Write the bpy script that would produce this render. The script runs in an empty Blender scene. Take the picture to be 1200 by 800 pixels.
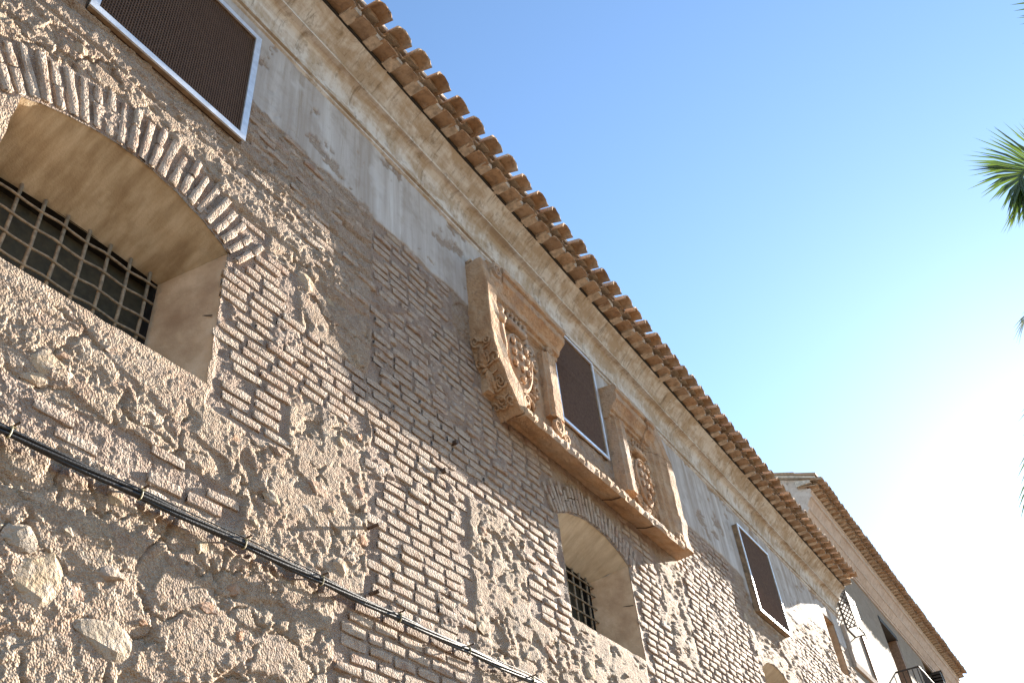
import bpy, bmesh, math, random
import numpy as np
from mathutils import Vector, Matrix
random.seed(7); rng = np.random.default_rng(11)
scene = bpy.context.scene
C = scene.collection

# ---------------------------------------------------------------- camera
cam_d = bpy.data.cameras.new('camera'); cam = bpy.data.objects.new('camera', cam_d); C.objects.link(cam)
RT = np.array([[.53462742, .50182819, .67995735], [-.84039472, .40038657, .36527702], [-.08893948, -.76671968, .6357914]])
CP = np.array([0., -3.4, 1.6])
cam.matrix_world = Matrix(((RT[0,0], -RT[0,1], -RT[0,2], CP[0]), (RT[1,0], -RT[1,1], -RT[1,2], CP[1]),
                           (RT[2,0], -RT[2,1], -RT[2,2], CP[2]), (0,0,0,1)))
cam_d.sensor_width = 36; cam_d.lens = 31.096; cam_d.clip_start = .05; cam_d.clip_end = 3000
scene.camera = cam
# ---------------------------------------------------------------- sky and sun
SUN = Vector((8.4, -1.0, 3.4)).normalized()
elev = math.asin(SUN.z); azim = math.atan2(SUN.x, SUN.y)
world = bpy.data.worlds.new('World'); scene.world = world; world.use_nodes = True
wn = world.node_tree.nodes; wl = world.node_tree.links
sky = wn.new('ShaderNodeTexSky'); sky.sky_type = 'NISHITA'; sky.sun_disc = False
sky.sun_elevation = elev; sky.sun_rotation = azim
sky.air_density = 1.2; sky.dust_density = .13; sky.ozone_density = 3.6; sky.altitude = 0
wl.new(sky.outputs[0], wn['Background'].inputs[0]); wn['Background'].inputs[1].default_value = .057
sun_d = bpy.data.lights.new('sun', 'SUN'); sun_d.energy = 5.0; sun_d.angle = math.radians(.5); sun_d.color = (1, .905, .78)
sun = bpy.data.objects.new('sun', sun_d); C.objects.link(sun)
sun.rotation_euler = SUN.to_track_quat('Z', 'Y').to_euler(); sun.location = (30, -10, 20)
scene.view_settings.view_transform = 'Standard'; scene.view_settings.look = 'None'
scene.view_settings.exposure = 2.45; scene.view_settings.gamma = 1

# ---------------------------------------------------------------- noise (numpy)
def hsh(ix, iy, s=0):
    n = (ix*374761393 + iy*668265263 + s*974634777) & 0x7fffffff
    n = ((n ^ (n >> 13))*1274126177) & 0x7fffffff
    n = ((n ^ (n >> 15))*668265263) & 0x7fffffff
    return (n ^ (n >> 16))/2147483648.0
def gn(x, y, s=0):
    ix = np.floor(x).astype(np.int64); iy = np.floor(y).astype(np.int64); fx = x-ix; fy = y-iy
    u = fx*fx*fx*(fx*(fx*6-15)+10); v = fy*fy*fy*(fy*(fy*6-15)+10)
    def g(i, j):
        a = hsh(ix+i, iy+j, s)*6.2831853
        return np.cos(a)*(fx-i)+np.sin(a)*(fy-j)
    a, b, c, d = g(0,0), g(1,0), g(0,1), g(1,1)
    return 1.5*((a+(b-a)*u)+((c+(d-c)*u)-(a+(b-a)*u))*v)
def fbm(x, y, s=0, o=4, gain=.5):
    r = 0; a = 1; t = 0
    for i in range(o):
        r = r+a*gn(x, y, s+i*17); t += a; a *= gain; x = x*2.03+3.7; y = y*2.03-1.3
    return r/t*1.3
def ridge(x, y, s=0, o=3):
    r = 0; a = 1; t = 0
    for i in range(o):
        r = r+a*(1-2*np.abs(gn(x, y, s+i*13))); t += a; a *= .55; x = x*2.1+1.7; y = y*2.1+5.3
    return r/t
def worley(x, y, s=0):
    ix = np.floor(x).astype(np.int64); iy = np.floor(y).astype(np.int64)
    f1 = np.full(x.shape, 9.); f2 = f1.copy(); cid = np.zeros(x.shape); dx1 = np.zeros(x.shape); dy1 = np.zeros(x.shape)
    for i in (-1, 0, 1):
        for j in (-1, 0, 1):
            px = ix+i+.12+.76*hsh(ix+i, iy+j, s); py = iy+j+.12+.76*hsh(ix+i, iy+j, s+5)
            d = np.hypot(px-x, py-y); h = hsh(ix+i, iy+j, s+9)
            m = d < f1
            f2 = np.where(m, f1, np.minimum(f2, d)); cid = np.where(m, h, cid)
            dx1 = np.where(m, x-px, dx1); dy1 = np.where(m, y-py, dy1); f1 = np.where(m, d, f1)
    return f1, f2, cid, dx1, dy1
def sst(a, b, x):
    t = np.clip((x-a)/(b-a), 0, 1); return t*t*(3-2*t)

# ---------------------------------------------------------------- materials
def mat(name):
    m = bpy.data.materials.new(name); m.use_nodes = True
    nt = m.node_tree; b = nt.nodes['Principled BSDF']; b.inputs['Roughness'].default_value = .9
    b.inputs['Specular IOR Level'].default_value = .2
    return m, nt, b
class NT:
    def __init__(s, nt): s.nt = nt; s.co = nt.nodes.new('ShaderNodeNewGeometry').outputs['Position']
    def map(s, sc=(1,1,1), src=None):
        n = s.nt.nodes.new('ShaderNodeMapping'); n.inputs['Scale'].default_value = sc
        s.nt.links.new(src or s.co, n.inputs['Vector']); return n.outputs[0]
    def noise(s, scale, detail=4, rough=.55, vec=None, dist=0):
        n = s.nt.nodes.new('ShaderNodeTexNoise'); n.inputs['Scale'].default_value = scale
        n.inputs['Detail'].default_value = detail; n.inputs['Roughness'].default_value = rough; n.inputs['Distortion'].default_value = dist
        s.nt.links.new(vec or s.co, n.inputs['Vector']); return n.outputs['Fac']
    def voro(s, scale, feature='F1', vec=None):
        n = s.nt.nodes.new('ShaderNodeTexVoronoi'); n.inputs['Scale'].default_value = scale; n.feature = feature
        s.nt.links.new(vec or s.co, n.inputs['Vector']); return n.outputs['Distance']
    def ramp(s, fac, *stops):
        n = s.nt.nodes.new('ShaderNodeValToRGB'); e = n.color_ramp.elements
        while len(e) < len(stops): e.new(.5)
        for k, (p, c) in enumerate(stops):
            e[k].position = p; e[k].color = (c, c, c, 1) if not isinstance(c, tuple) else (*c, 1)
        s.nt.links.new(fac, n.inputs[0]); return n.outputs[0]
    def mix(s, f, a, b, mode='MIX'):
        n = s.nt.nodes.new('ShaderNodeMix'); n.data_type = 'RGBA'; n.blend_type = mode
        for k, v in ((0, f), (6, a), (7, b)):
            if isinstance(v, (int, float)): n.inputs[k].default_value = v if k == 0 else (v, v, v, 1)
            elif isinstance(v, tuple): n.inputs[k].default_value = (*v, 1)
            else: s.nt.links.new(v, n.inputs[k])
        return n.outputs[2]
    def math(s, op, a, b=0.):
        n = s.nt.nodes.new('ShaderNodeMath'); n.operation = op
        for k, v in ((0, a), (1, b)):
            if isinstance(v, (int, float)): n.inputs[k].default_value = v
            else: s.nt.links.new(v, n.inputs[k])
        return n.outputs[0]
    def attr(s, name):
        n = s.nt.nodes.new('ShaderNodeAttribute'); n.attribute_name = name; return n
    def bump(s, h, dist, strength=1., normal=None):
        n = s.nt.nodes.new('ShaderNodeBump'); n.inputs['Distance'].default_value = dist; n.inputs['Strength'].default_value = strength
        s.nt.links.new(h, n.inputs['Height'])
        if normal: s.nt.links.new(normal, n.inputs['Normal'])
        return n.outputs[0]
def out(nt, b, col=None, nrm=None, rough=None):
    if col is not None: nt.links.new(col, b.inputs['Base Color'])
    if nrm is not None: nt.links.new(nrm, b.inputs['Normal'])
    if rough is not None: nt.links.new(rough, b.inputs['Roughness'])

def make_wall_mat():
    m, nt, b = mat('old_wall'); N = NT(nt)
    z = N.attr('zone'); sep = nt.nodes.new('ShaderNodeSeparateColor'); nt.links.new(z.outputs['Color'], sep.inputs[0])
    pl, bz, sid = sep.outputs[0], sep.outputs[1], sep.outputs[2]
    big = N.noise(1.1, 3); mid = N.noise(7, 5, .6); fine = N.noise(55, 4, .65)
    mort = N.ramp(mid, (.28, (.21, .138, .088)), (.5, (.325, .236, .162)), (.72, (.45, .365, .275)))
    mort = N.mix(N.ramp(big, (.4, 0.), (.62, .55)), mort, (.37, .305, .235))
    mort = N.mix(N.ramp(N.noise(2.6, 4, .6), (.56, 0.), (.7, .7)), mort, (.30, .185, .115))
    stone = N.ramp(sid, (.05, (.34, .255, .195)), (.3, (.42, .285, .16)), (.5, (.30, .245, .21)), (.7, (.33, .20, .14)), (.95, (.46, .365, .27)))
    rub = N.mix(.5, mort, stone)
    rub = N.mix(N.ramp(fine, (.52, 0.), (.72, .75)), rub, (.50, .425, .33))
    rub = N.mix(N.ramp(N.noise(90, 4, .7), (.54, 0.), (.68, .7)), rub, (.19, .12, .075))
    bm_ = N.mix(N.ramp(mid, (.3, 0.), (.7, .9)), (.26, .18, .135), (.40, .32, .26))
    vc = nt.nodes.new('ShaderNodeTexVoronoi'); vc.inputs['Scale'].default_value = 26; nt.links.new(N.mix(.06, N.co, nt.nodes.new('ShaderNodeTexNoise').outputs['Color'], 'ADD'), vc.inputs['Vector'])
    vs_ = nt.nodes.new('ShaderNodeSeparateColor'); nt.links.new(vc.outputs['Color'], vs_.inputs[0])
    agg = N.ramp(vs_.outputs[0], (.0, (.19, .12, .08)), (.3, (.32, .225, .165)), (.55, (.40, .30, .22)), (.8, (.52, .45, .375)), (1., (.38, .235, .16)))
    rub = N.mix(N.math('MULTIPLY', N.ramp(N.noise(4, 4, .6), (.42, .15), (.6, .7)), .5), rub, agg)
    rub = N.mix(N.ramp(N.noise(24, 6, .7), (.53, 0.), (.66, .65)), rub, (.26, .17, .11))
    rub = N.mix(N.ramp(N.noise(150, 5, .75), (.52, 0.), (.64, .5)), rub, (.19, .125, .085))
    rub = N.mix(N.ramp(N.noise(190, 4, .75), (.53, 0.), (.66, .6)), rub, (.58, .50, .42))
    col = N.mix(bz, rub, bm_)
    streak = N.noise(1, 5, .6, N.map((6, 6, .35)))
    p = N.ramp(streak, (.3, (.34, .29, .245)), (.5, (.46, .42, .385)), (.68, (.60, .575, .545)))
    p = N.mix(N.ramp(N.noise(3.2, 5, .65), (.5, 0.), (.66, .7)), p, (.35, .30, .255))
    p = N.mix(N.ramp(N.noise(1, 6, .7, N.map((9, 9, .5))), (.55, 0.), (.68, .6)), p, (.29, .225, .16))
    p = N.mix(N.ramp(N.noise(1.3, 4, .6), (.56, 0.), (.62, .55)), p, (.57, .55, .53))
    col = N.mix(pl, col, p)
    pit = N.voro(85); pit2 = N.noise(160, 3, .7)
    h = N.mix(.6, pit, N.noise(48, 3, .6))
    inv = N.math('SUBTRACT', 1., N.math('MULTIPLY', pl, .86))
    n = nt.nodes.new('ShaderNodeBump'); n.inputs['Distance'].default_value = .024
    nt.links.new(h, n.inputs['Height']); nt.links.new(inv, n.inputs['Strength'])
    out(nt, b, col, n.outputs[0]); return m
def make_brick_mat():
    m, nt, b = mat('old_brick'); N = NT(nt)
    oi = nt.nodes.new('ShaderNodeObjectInfo').outputs['Random']; g = nt.nodes.new('ShaderNodeNewGeometry').outputs['Random Per Island']
    r = N.math('FRACT', N.math('ADD', oi, g))
    base = N.ramp(r, (0., (.32, .215, .15)), (.25, (.39, .285, .205)), (.5, (.28, .18, .13)), (.75, (.43, .335, .25)), (1., (.33, .20, .14)))
    lime = N.ramp(N.noise(11, 6, .65), (.37, 0.), (.58, .88))
    col = N.mix(lime, base, (.50, .42, .345))
    col = N.mix(N.ramp(N.noise(110, 5, .75), (.51, 0.), (.64, .7)), col, (.18, .115, .085))
    col = N.mix(N.ramp(N.noise(8, 5, .7), (.5, 0.), (.62, .5)), col, (.36, .27, .21))
    h = N.mix(.6, N.voro(72), N.noise(55, 3, .6))
    out(nt, b, col, N.bump(h, .017)); return m
def make_stone_mat():
    m, nt, b = mat('rubble_stone'); N = NT(nt)
    r = nt.nodes.new('ShaderNodeObjectInfo').outputs['Random']
    base = N.ramp(r, (0., (.42, .31, .21)), (.25, (.46, .35, .225)), (.5, (.36, .30, .24)), (.7, (.38, .21, .125)), (1., (.54, .45, .32)))
    col = N.mix(N.ramp(N.noise(14, 5, .65), (.45, 0.), (.68, .8)), base, (.48, .41, .35))
    h = N.noise(34, 4, .6)
    out(nt, b, col, N.bump(h, .035)); return m
def make_cornice_mat(name, white, brown, amt):
    m, nt, b = mat(name); N = NT(nt)
    s = N.noise(1, 6, .62, N.map((2.2, 5, 5)), .6)
    s2 = N.noise(1, 5, .65, N.map((14, 4, 4)))
    f = N.ramp(N.mix(.35, s, s2), (.44, 0.), (.51, .6), (.57, 1.))
    col = N.mix(N.math('MULTIPLY', f, amt), white, brown)
    col = N.mix(N.ramp(N.noise(9, 6, .7), (.56, 0.), (.70, .65)), col, tuple(v*.5 for v in brown))
    col = N.mix(N.ramp(N.noise(1, 6, .75, N.map((16, 2.5, 2.5))), (.56, 0.), (.66, .6)), col, tuple(v*.42 for v in brown))
    h = N.noise(60, 5, .65)
    out(nt, b, col, N.bump(h, .003)); return m
def make_sandstone():
    m, nt, b = mat('carved_sandstone'); N = NT(nt)
    col = N.ramp(N.noise(4, 6, .62), (.3, (.38, .225, .13)), (.52, (.54, .35, .21)), (.75, (.64, .47, .32)))
    col = N.mix(N.ramp(N.noise(1.7, 3), (.5, 0.), (.68, .55)), col, (.50, .43, .36))
    col = N.mix(N.ramp(N.noise(12, 6, .7), (.56, 0.), (.70, .6)), col, (.22, .15, .10))
    h = N.mix(.3, N.noise(22, 4, .6), N.noise(70, 3))
    out(nt, b, col, N.bump(h, .05)); return m
def make_tile_mat():
    m, nt, b = mat('clay_tile'); N = NT(nt)
    r = nt.nodes.new('ShaderNodeObjectInfo').outputs['Random']
    base = N.ramp(r, (0., (.52, .345, .21)), (.35, (.43, .285, .18)), (.65, (.57, .42, .29)), (1., (.38, .27, .185)))
    col = N.mix(N.ramp(N.noise(16, 5, .65), (.45, 0.), (.7, .7)), base, (.20, .13, .09))
    col = N.mix(N.ramp(N.noise(9, 4, .6), (.56, 0.), (.72, .6)), col, (.50, .41, .32))
    out(nt, b, col, N.bump(N.noise(45, 5, .7), .006)); return m
def make_reveal_mat(name, a, c, d):
    m, nt, b = mat(name); N = NT(nt)
    s = N.noise(1, 6, .6, N.map((11, 1.6, 4)))
    col = N.ramp(s, (.3, a), (.5, c), (.7, d))
    col = N.mix(N.ramp(N.noise(5, 5, .65), (.5, 0.), (.7, .5)), col, a)
    h = N.mix(.4, N.noise(30, 6, .65), N.noise(110, 4))
    out(nt, b, col, N.bump(h, .006)); return m
def simple(name, c, rough=.7, metal=0., var=.25, scale=20, bump=.002):
    m, nt, b = mat(name); N = NT(nt)
    col = N.mix(N.ramp(N.noise(scale, 5, .6), (.35, 0.), (.65, 1.)), tuple(v*(1-var) for v in c), tuple(min(1, v*(1+var)) for v in c))
    b.inputs['Metallic'].default_value = metal; b.inputs['Roughness'].default_value = rough; b.inputs['Specular IOR Level'].default_value = .5
    out(nt, b, col, N.bump(N.noise(scale*3, 3), bump)); return m
def make_leaf():
    m, nt, b = mat('palm_leaf'); N = NT(nt)
    col = N.ramp(N.noise(3, 3), (.3, (.04, .075, .022)), (.7, (.085, .12, .04)))
    b.inputs['Roughness'].default_value = .45; b.inputs['Specular IOR Level'].default_value = .5
    nt.links.new(col, b.inputs['Base Color'])
    t = nt.nodes.new('ShaderNodeBsdfTranslucent'); nt.links.new(N.mix(1., col, (1.6, 1.7, .8), 'MULTIPLY'), t.inputs[0])
    a = nt.nodes.new('ShaderNodeMixShader'); a.inputs[0].default_value = .3
    nt.links.new(b.outputs[0], a.inputs[1]); nt.links.new(t.outputs[0], a.inputs[2])
    nt.links.new(a.outputs[0], nt.nodes['Material Output'].inputs[0]); return m
M = dict(wall=make_wall_mat(), brick=make_brick_mat(), stone=make_stone_mat(),
    cornice=make_cornice_mat('stained_cornice', (.66, .63, .585), (.41, .31, .205), .8),
    cornice2=make_cornice_mat('neighbour_cornice', (.62, .52, .44), (.47, .36, .28), .6),  # pinkish tint includes warm light bounced onto the side wall
    sand=make_sandstone(), tile=make_tile_mat(),
    soffit=make_reveal_mat('ochre_soffit', (.27, .195, .12), (.42, .33, .22), (.56, .465, .34)),
    jamb=make_reveal_mat('jamb_plaster', (.38, .25, .155), (.53, .375, .245), (.66, .50, .35)),
    soffit2=make_reveal_mat('pale_soffit', (.42, .35, .26), (.55, .475, .37), (.64, .57, .46)),
    dark=simple('dark_interior', (.018, .016, .014), .9), shutter=simple('brown_shutter', (.055, .048, .03), .8),
    iron=simple('rusty_iron', (.10, .065, .045), .75, .3, .4, 40), grille=simple('weathered_grille', (.27, .215, .15), .8, .1, .35, 30),
    galv=simple('galvanised_steel', (.74, .75, .76), .45, .6, .12, 14, .0005),
    wood=simple('old_wood', (.27, .19, .12), .85, 0, .35, 12), mesh=simple('brown_mesh', (.16, .095, .062), .7, .2, .2, 30),
    backing=simple('screen_backing', (.06, .038, .026), .9, 0, .2, 5),
    cable=simple('black_cable', (.013, .013, .014), .5, 0, .3, 30), strap=simple('cable_strap', (.30, .25, .13), .6),
    mortar=simple('eave_mortar', (.52, .44, .35), .95, 0, .3, 14, .01), pan=simple('pale_pan_tile', (.52, .43, .34), .9, 0, .35, 18, .004),
    white=make_cornice_mat('pale_render', (.29, .24, .185), (.22, .17, .12), .5),
    brown=simple('brown_door_wood', (.25, .15, .09), .6), lattice=simple('dark_iron_lattice', (.06, .045, .035), .6, .3),
    street=simple('street_paving', (.105, .068, .038), .9, 0, .2, 3, .005), kerb=simple('kerb_stone', (.15, .12, .09), .9),
    trunk=simple('palm_trunk', (.20, .14, .09), .95, 0, .4, 9, .02), leaf=make_leaf(), shade=simple('shade_black', (.03, .028, .026), .8))  # flat black used as painted shade at the eaves and door lintel

# ---------------------------------------------------------------- object helpers
def tag(o, label=None, cat=None, group=None, kind=None):
    for k, v in (('label', label), ('category', cat), ('group', group), ('kind', kind)):
        if v: o[k] = v
    return o
def thing(name, label, cat, loc=(0,0,0), group=None):
    o = bpy.data.objects.new(name, None); o.empty_display_size = .2; C.objects.link(o); o.location = loc
    return tag(o, label, cat, group)
def root_of(p):
    off = Vector((0,0,0))
    while p is not None: off += Vector(p.location); p = p.parent
    return off
def np_mesh(name, v, f):
    me = bpy.data.meshes.new(name); v = np.asarray(v, np.float32); f = np.asarray(f, np.int32)
    me.vertices.add(len(v)); me.vertices.foreach_set('co', v.ravel())
    n = f.shape[1]; me.loops.add(f.size); me.loops.foreach_set('vertex_index', f.ravel())
    me.polygons.add(len(f)); me.polygons.foreach_set('loop_start', np.arange(0, f.size, n, dtype=np.int32))
    me.update(calc_edges=True); return me
def link(name, me, m, parent=None, smooth=False, loc=None):
    o = bpy.data.objects.new(name, me); C.objects.link(o)
    if m is not None and not me.materials: me.materials.append(m)
    if smooth: me.polygons.foreach_set('use_smooth', [True]*len(me.polygons))
    if parent is not None: o.parent = parent
    if loc is not None: o.location = loc
    return o
class MB:                                   # collects shapes in world coordinates, builds one mesh
    def __init__(s): s.v = []; s.f = []
    def add(s, v, f):
        k = len(s.v); s.v += [tuple(p) for p in v]; s.f += [tuple(i+k for i in q) for q in f]; return s
    def box(s, x0, x1, y0, y1, z0, z1):
        v = [(x, y, z) for x in (x0, x1) for y in (y0, y1) for z in (z0, z1)]
        return s.add(v, [(0,1,3,2), (4,6,7,5), (0,4,5,1), (2,3,7,6), (0,2,6,4), (1,5,7,3)])
    def tube(s, pts, r, n=6, cap=True):
        pts = [Vector(p) for p in pts]; rr = r if hasattr(r, '__len__') else [r]*len(pts); v = []; up = None
        for i, p in enumerate(pts):
            t = (pts[min(i+1, len(pts)-1)]-pts[max(i-1, 0)]).normalized()
            if up is None: up = t.orthogonal().normalized()
            up = (up-t*up.dot(t)).normalized(); bi = t.cross(up)
            for k in range(n):
                a = 2*math.pi*k/n; v.append(p+(up*math.cos(a)+bi*math.sin(a))*rr[i])
        f = [(i*n+k, i*n+(k+1) % n, (i+1)*n+(k+1) % n, (i+1)*n+k) for i in range(len(pts)-1) for k in range(n)]
        if cap: f += [tuple(range(n-1, -1, -1)), tuple(range((len(pts)-1)*n, len(pts)*n))]
        return s.add(v, f)
    def prof(s, prof, xs, axis='x', jit=0., fn=None, closed=False, caps=True):    # sweep an open/closed profile along an axis
        n = len(prof); v = []
        for i, x in enumerate(xs):
            for j, (a, b) in enumerate(prof):
                p = [x, a, b] if axis == 'x' else ([a, b, x] if axis == 'z' else [a, x, b])
                if jit: p = [c+random.uniform(-jit, jit) for c in p]
                if fn: p = fn(p, i, j)
                v.append(p)
        m_ = n if closed else n-1
        f = [(i*n+j, i*n+(j+1) % n, (i+1)*n+(j+1) % n, (i+1)*n+j) for i in range(len(xs)-1) for j in range(m_)]
        if caps: f += [tuple(range(n-1, -1, -1)), tuple(range((len(xs)-1)*n, len(xs)*n))]
        return s.add(v, f)
    def ball(s, c, r, sy=1., n=8, k=5):
        v = []; f = []
        for i in range(k+1):
            a = math.pi*i/k
            for j in range(n):
                b = 2*math.pi*j/n; v.append((c[0]+r*math.sin(a)*math.cos(b), c[1]+r*sy*math.sin(a)*math.sin(b), c[2]+r*math.cos(a)))
        for i in range(k):
            for j in range(n): f.append((i*n+j, i*n+(j+1) % n, (i+1)*n+(j+1) % n, (i+1)*n+j))
        return s.add(v, f)
    def build(s, name, m, parent=None, smooth=False, bevel=0.):
        off = root_of(parent); me = bpy.data.meshes.new(name)
        me.from_pydata([(a-off.x, b-off.y, c-off.z) for a, b, c in s.v], [], s.f); me.update()
        bm = bmesh.new(); bm.from_mesh(me); bmesh.ops.recalc_face_normals(bm, faces=bm.faces)
        if bevel: bmesh.ops.bevel(bm, geom=bm.edges[:], offset=bevel, segments=1, affect='EDGES', profile=.5)
        bm.to_mesh(me); bm.free()
        return link(name, me, m, parent, smooth)
def proj(p):
    q = (np.asarray(p)-CP) @ RT; return 600+1036.54*q[...,0]/q[...,2], 400+1036.54*q[...,1]/q[...,2], q[...,2]

# ---------------------------------------------------------------- ground
g = MB(); g.add([(-600,-600,0), (600,-600,0), (600,600,0), (-600,600,0)], [(0,1,2,3)])
tag(g.build('ground', M['street']), kind='structure')
g = MB().box(-20, 60, -1.1, .3, -.1, .12); tag(g.build('pavement', M['kerb']), kind='structure')

# ---------------------------------------------------------------- the old facade: openings
class Opening: pass
def arch_outline(x0, x1, zs, zp, rise, n=26, rough=.007, seed=1):
    c = x1-x0; r = (c*c/4+rise*rise)/(2*rise); cx = (x0+x1)/2; cz = zp+rise-r; h = math.asin(c/2/r)
    pts = [(x0, zs)] + [(x0+c*t, zs) for t in np.linspace(.06, .94, 14)] + [(x1, zs)] + [(x1, zs+(zp-zs)*t) for t in np.linspace(.1, .9, 10)]
    pts += [(cx+r*math.sin(a), cz+r*math.cos(a)) for a in np.linspace(h, -h, n)]
    pts += [(x0, zp+(zs-zp)*t) for t in np.linspace(.1, .9, 10)]
    p = np.array(pts); p += rough*np.stack([gn(p[:,0]*9, p[:,1]*9, seed), gn(p[:,0]*9, p[:,1]*9, seed+3)], 1)*1.6
    o = Opening(); o.p = p; o.cx = cx; o.cz = cz; o.r = r; o.h = h; o.x0, o.x1, o.zs, o.zp, o.rise = x0, x1, zs, zp, rise; return o
A1 = arch_outline(1.15, 2.615, 4.775, 5.825, .205, seed=1)
A2 = arch_outline(6.84, 8.37, 4.67, 5.70, .18, seed=2)
A3 = arch_outline(12.55, 13.9, 4.5, 5.66, .19, seed=3)
NI = arch_outline(17.95, 18.7, 6.95, 8.08, .02, seed=4)
OPEN = [A1, A2, A3, NI]
def poly_sd(P, X, Z):
    best = np.full(X.shape, 1e9); bx = np.zeros(X.shape); bz = np.zeros(X.shape); ins = np.zeros(X.shape, bool)
    for i in range(len(P)):
        a = P[i]; b = P[(i+1) % len(P)]; e = b-a; L = e@e
        t = np.clip(((X-a[0])*e[0]+(Z-a[1])*e[1])/L, 0, 1); qx = a[0]+t*e[0]; qz = a[1]+t*e[1]
        d = (X-qx)**2+(Z-qz)**2; m = d < best; best = np.where(m, d, best); bx = np.where(m, qx, bx); bz = np.where(m, qz, bz)
        c = ((a[1] > Z) != (b[1] > Z)); den = (b[1]-a[1]) if b[1] != a[1] else 1e-9
        ins ^= c & (X < e[0]*(Z-a[1])/den+a[0])
    d = np.sqrt(best); return np.where(ins, -d, d), bx, bz

# zones of the wall face, in metres: x along the street, z up
BRICK_RECTS = [(4.04, 5.24, 3.1, 7.42), (5.2, 6.86, 5.22, 6.5), (5.2, 5.6, 6.4, 6.9), (6.1, 6.86, 4.42, 6.0), (8.35, 9.25, 3.6, 6.3), (9.97, 12.35, 3.6, 7.12),
    (9.2, 10.0, 3.4, 4.9), (12.3, 12.95, 3.6, 5.7), (13.9, 15.2, 3.8, 5.5), (14.7, 17.9, 5.95, 6.95), (2.62, 3.26, 4.62, 6.08), (3.2, 4.02, 5.15, 5.66), (2.62, 2.95, 6.0, 6.25),
    (1.5, 3.0, 3.97, 4.21), (3.75, 4.06, 3.2, 3.85), (5.2, 9, 2.6, 3.3), (6.0, 6.9, 6.4, 6.9)]
ZP = ([-10, 2.6, 5.5, 9.9, 10.2, 12.8, 13.0, 14.6, 15.2, 17.2, 18.2, 18.25, 25], [7.3, 7.45, 7.42, 7.35, 7.15, 7.1, 6.5, 6.6, 7.1, 7.6, 7.7, 7.7, 7.7])
def zones(X, Z):
    wx = X+.07*fbm(X*2.2, Z*2.2, 31, 4); wz = Z+.07*fbm(X*2.2, Z*2.2, 57, 4)
    zp = np.interp(wx, *ZP)
    plaster = sst(-.02, .02, wz-zp)
    mid = sst(-.03, .03, np.where(wx < 2.45, wz-6.62, np.where(wx < 4.02, wz-(6.3+.0*wx), np.where(wx > 17.3, 1., -1.))))*(1-plaster)
    br = np.zeros(X.shape)
    for x0, x1, z0, z1 in BRICK_RECTS:
        d = np.minimum(np.minimum(wx-x0, x1-wx), np.minimum(wz-z0, z1-wz)); br = np.maximum(br, sst(-.012, .012, d))
    for o, ro, ri in ((A1, .39, 0), (A2, .33, 0)):            # rings of arch bricks
        d = np.hypot(X-o.cx, Z-o.cz)-o.r; a = np.abs(np.arctan2(X-o.cx, Z-o.cz))
        br = np.maximum(br, sst(0, .02, ro-d)*sst(-.02, 0, d)*(a < o.h+.09))
    br = br*(1-plaster)*(1-mid)
    smear = sst(.30, .42, fbm(X*1.5, Z*1.9, 77, 5, .6)+.16*((Z > 5.7) & (X > 4))+.3*((X > 14) & (Z > 5.5)))*br
    low = (Z < 5.0) & (X < 3)
    smear = np.where(low, smear*.3, smear)
    return plaster, mid, br, smear
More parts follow.
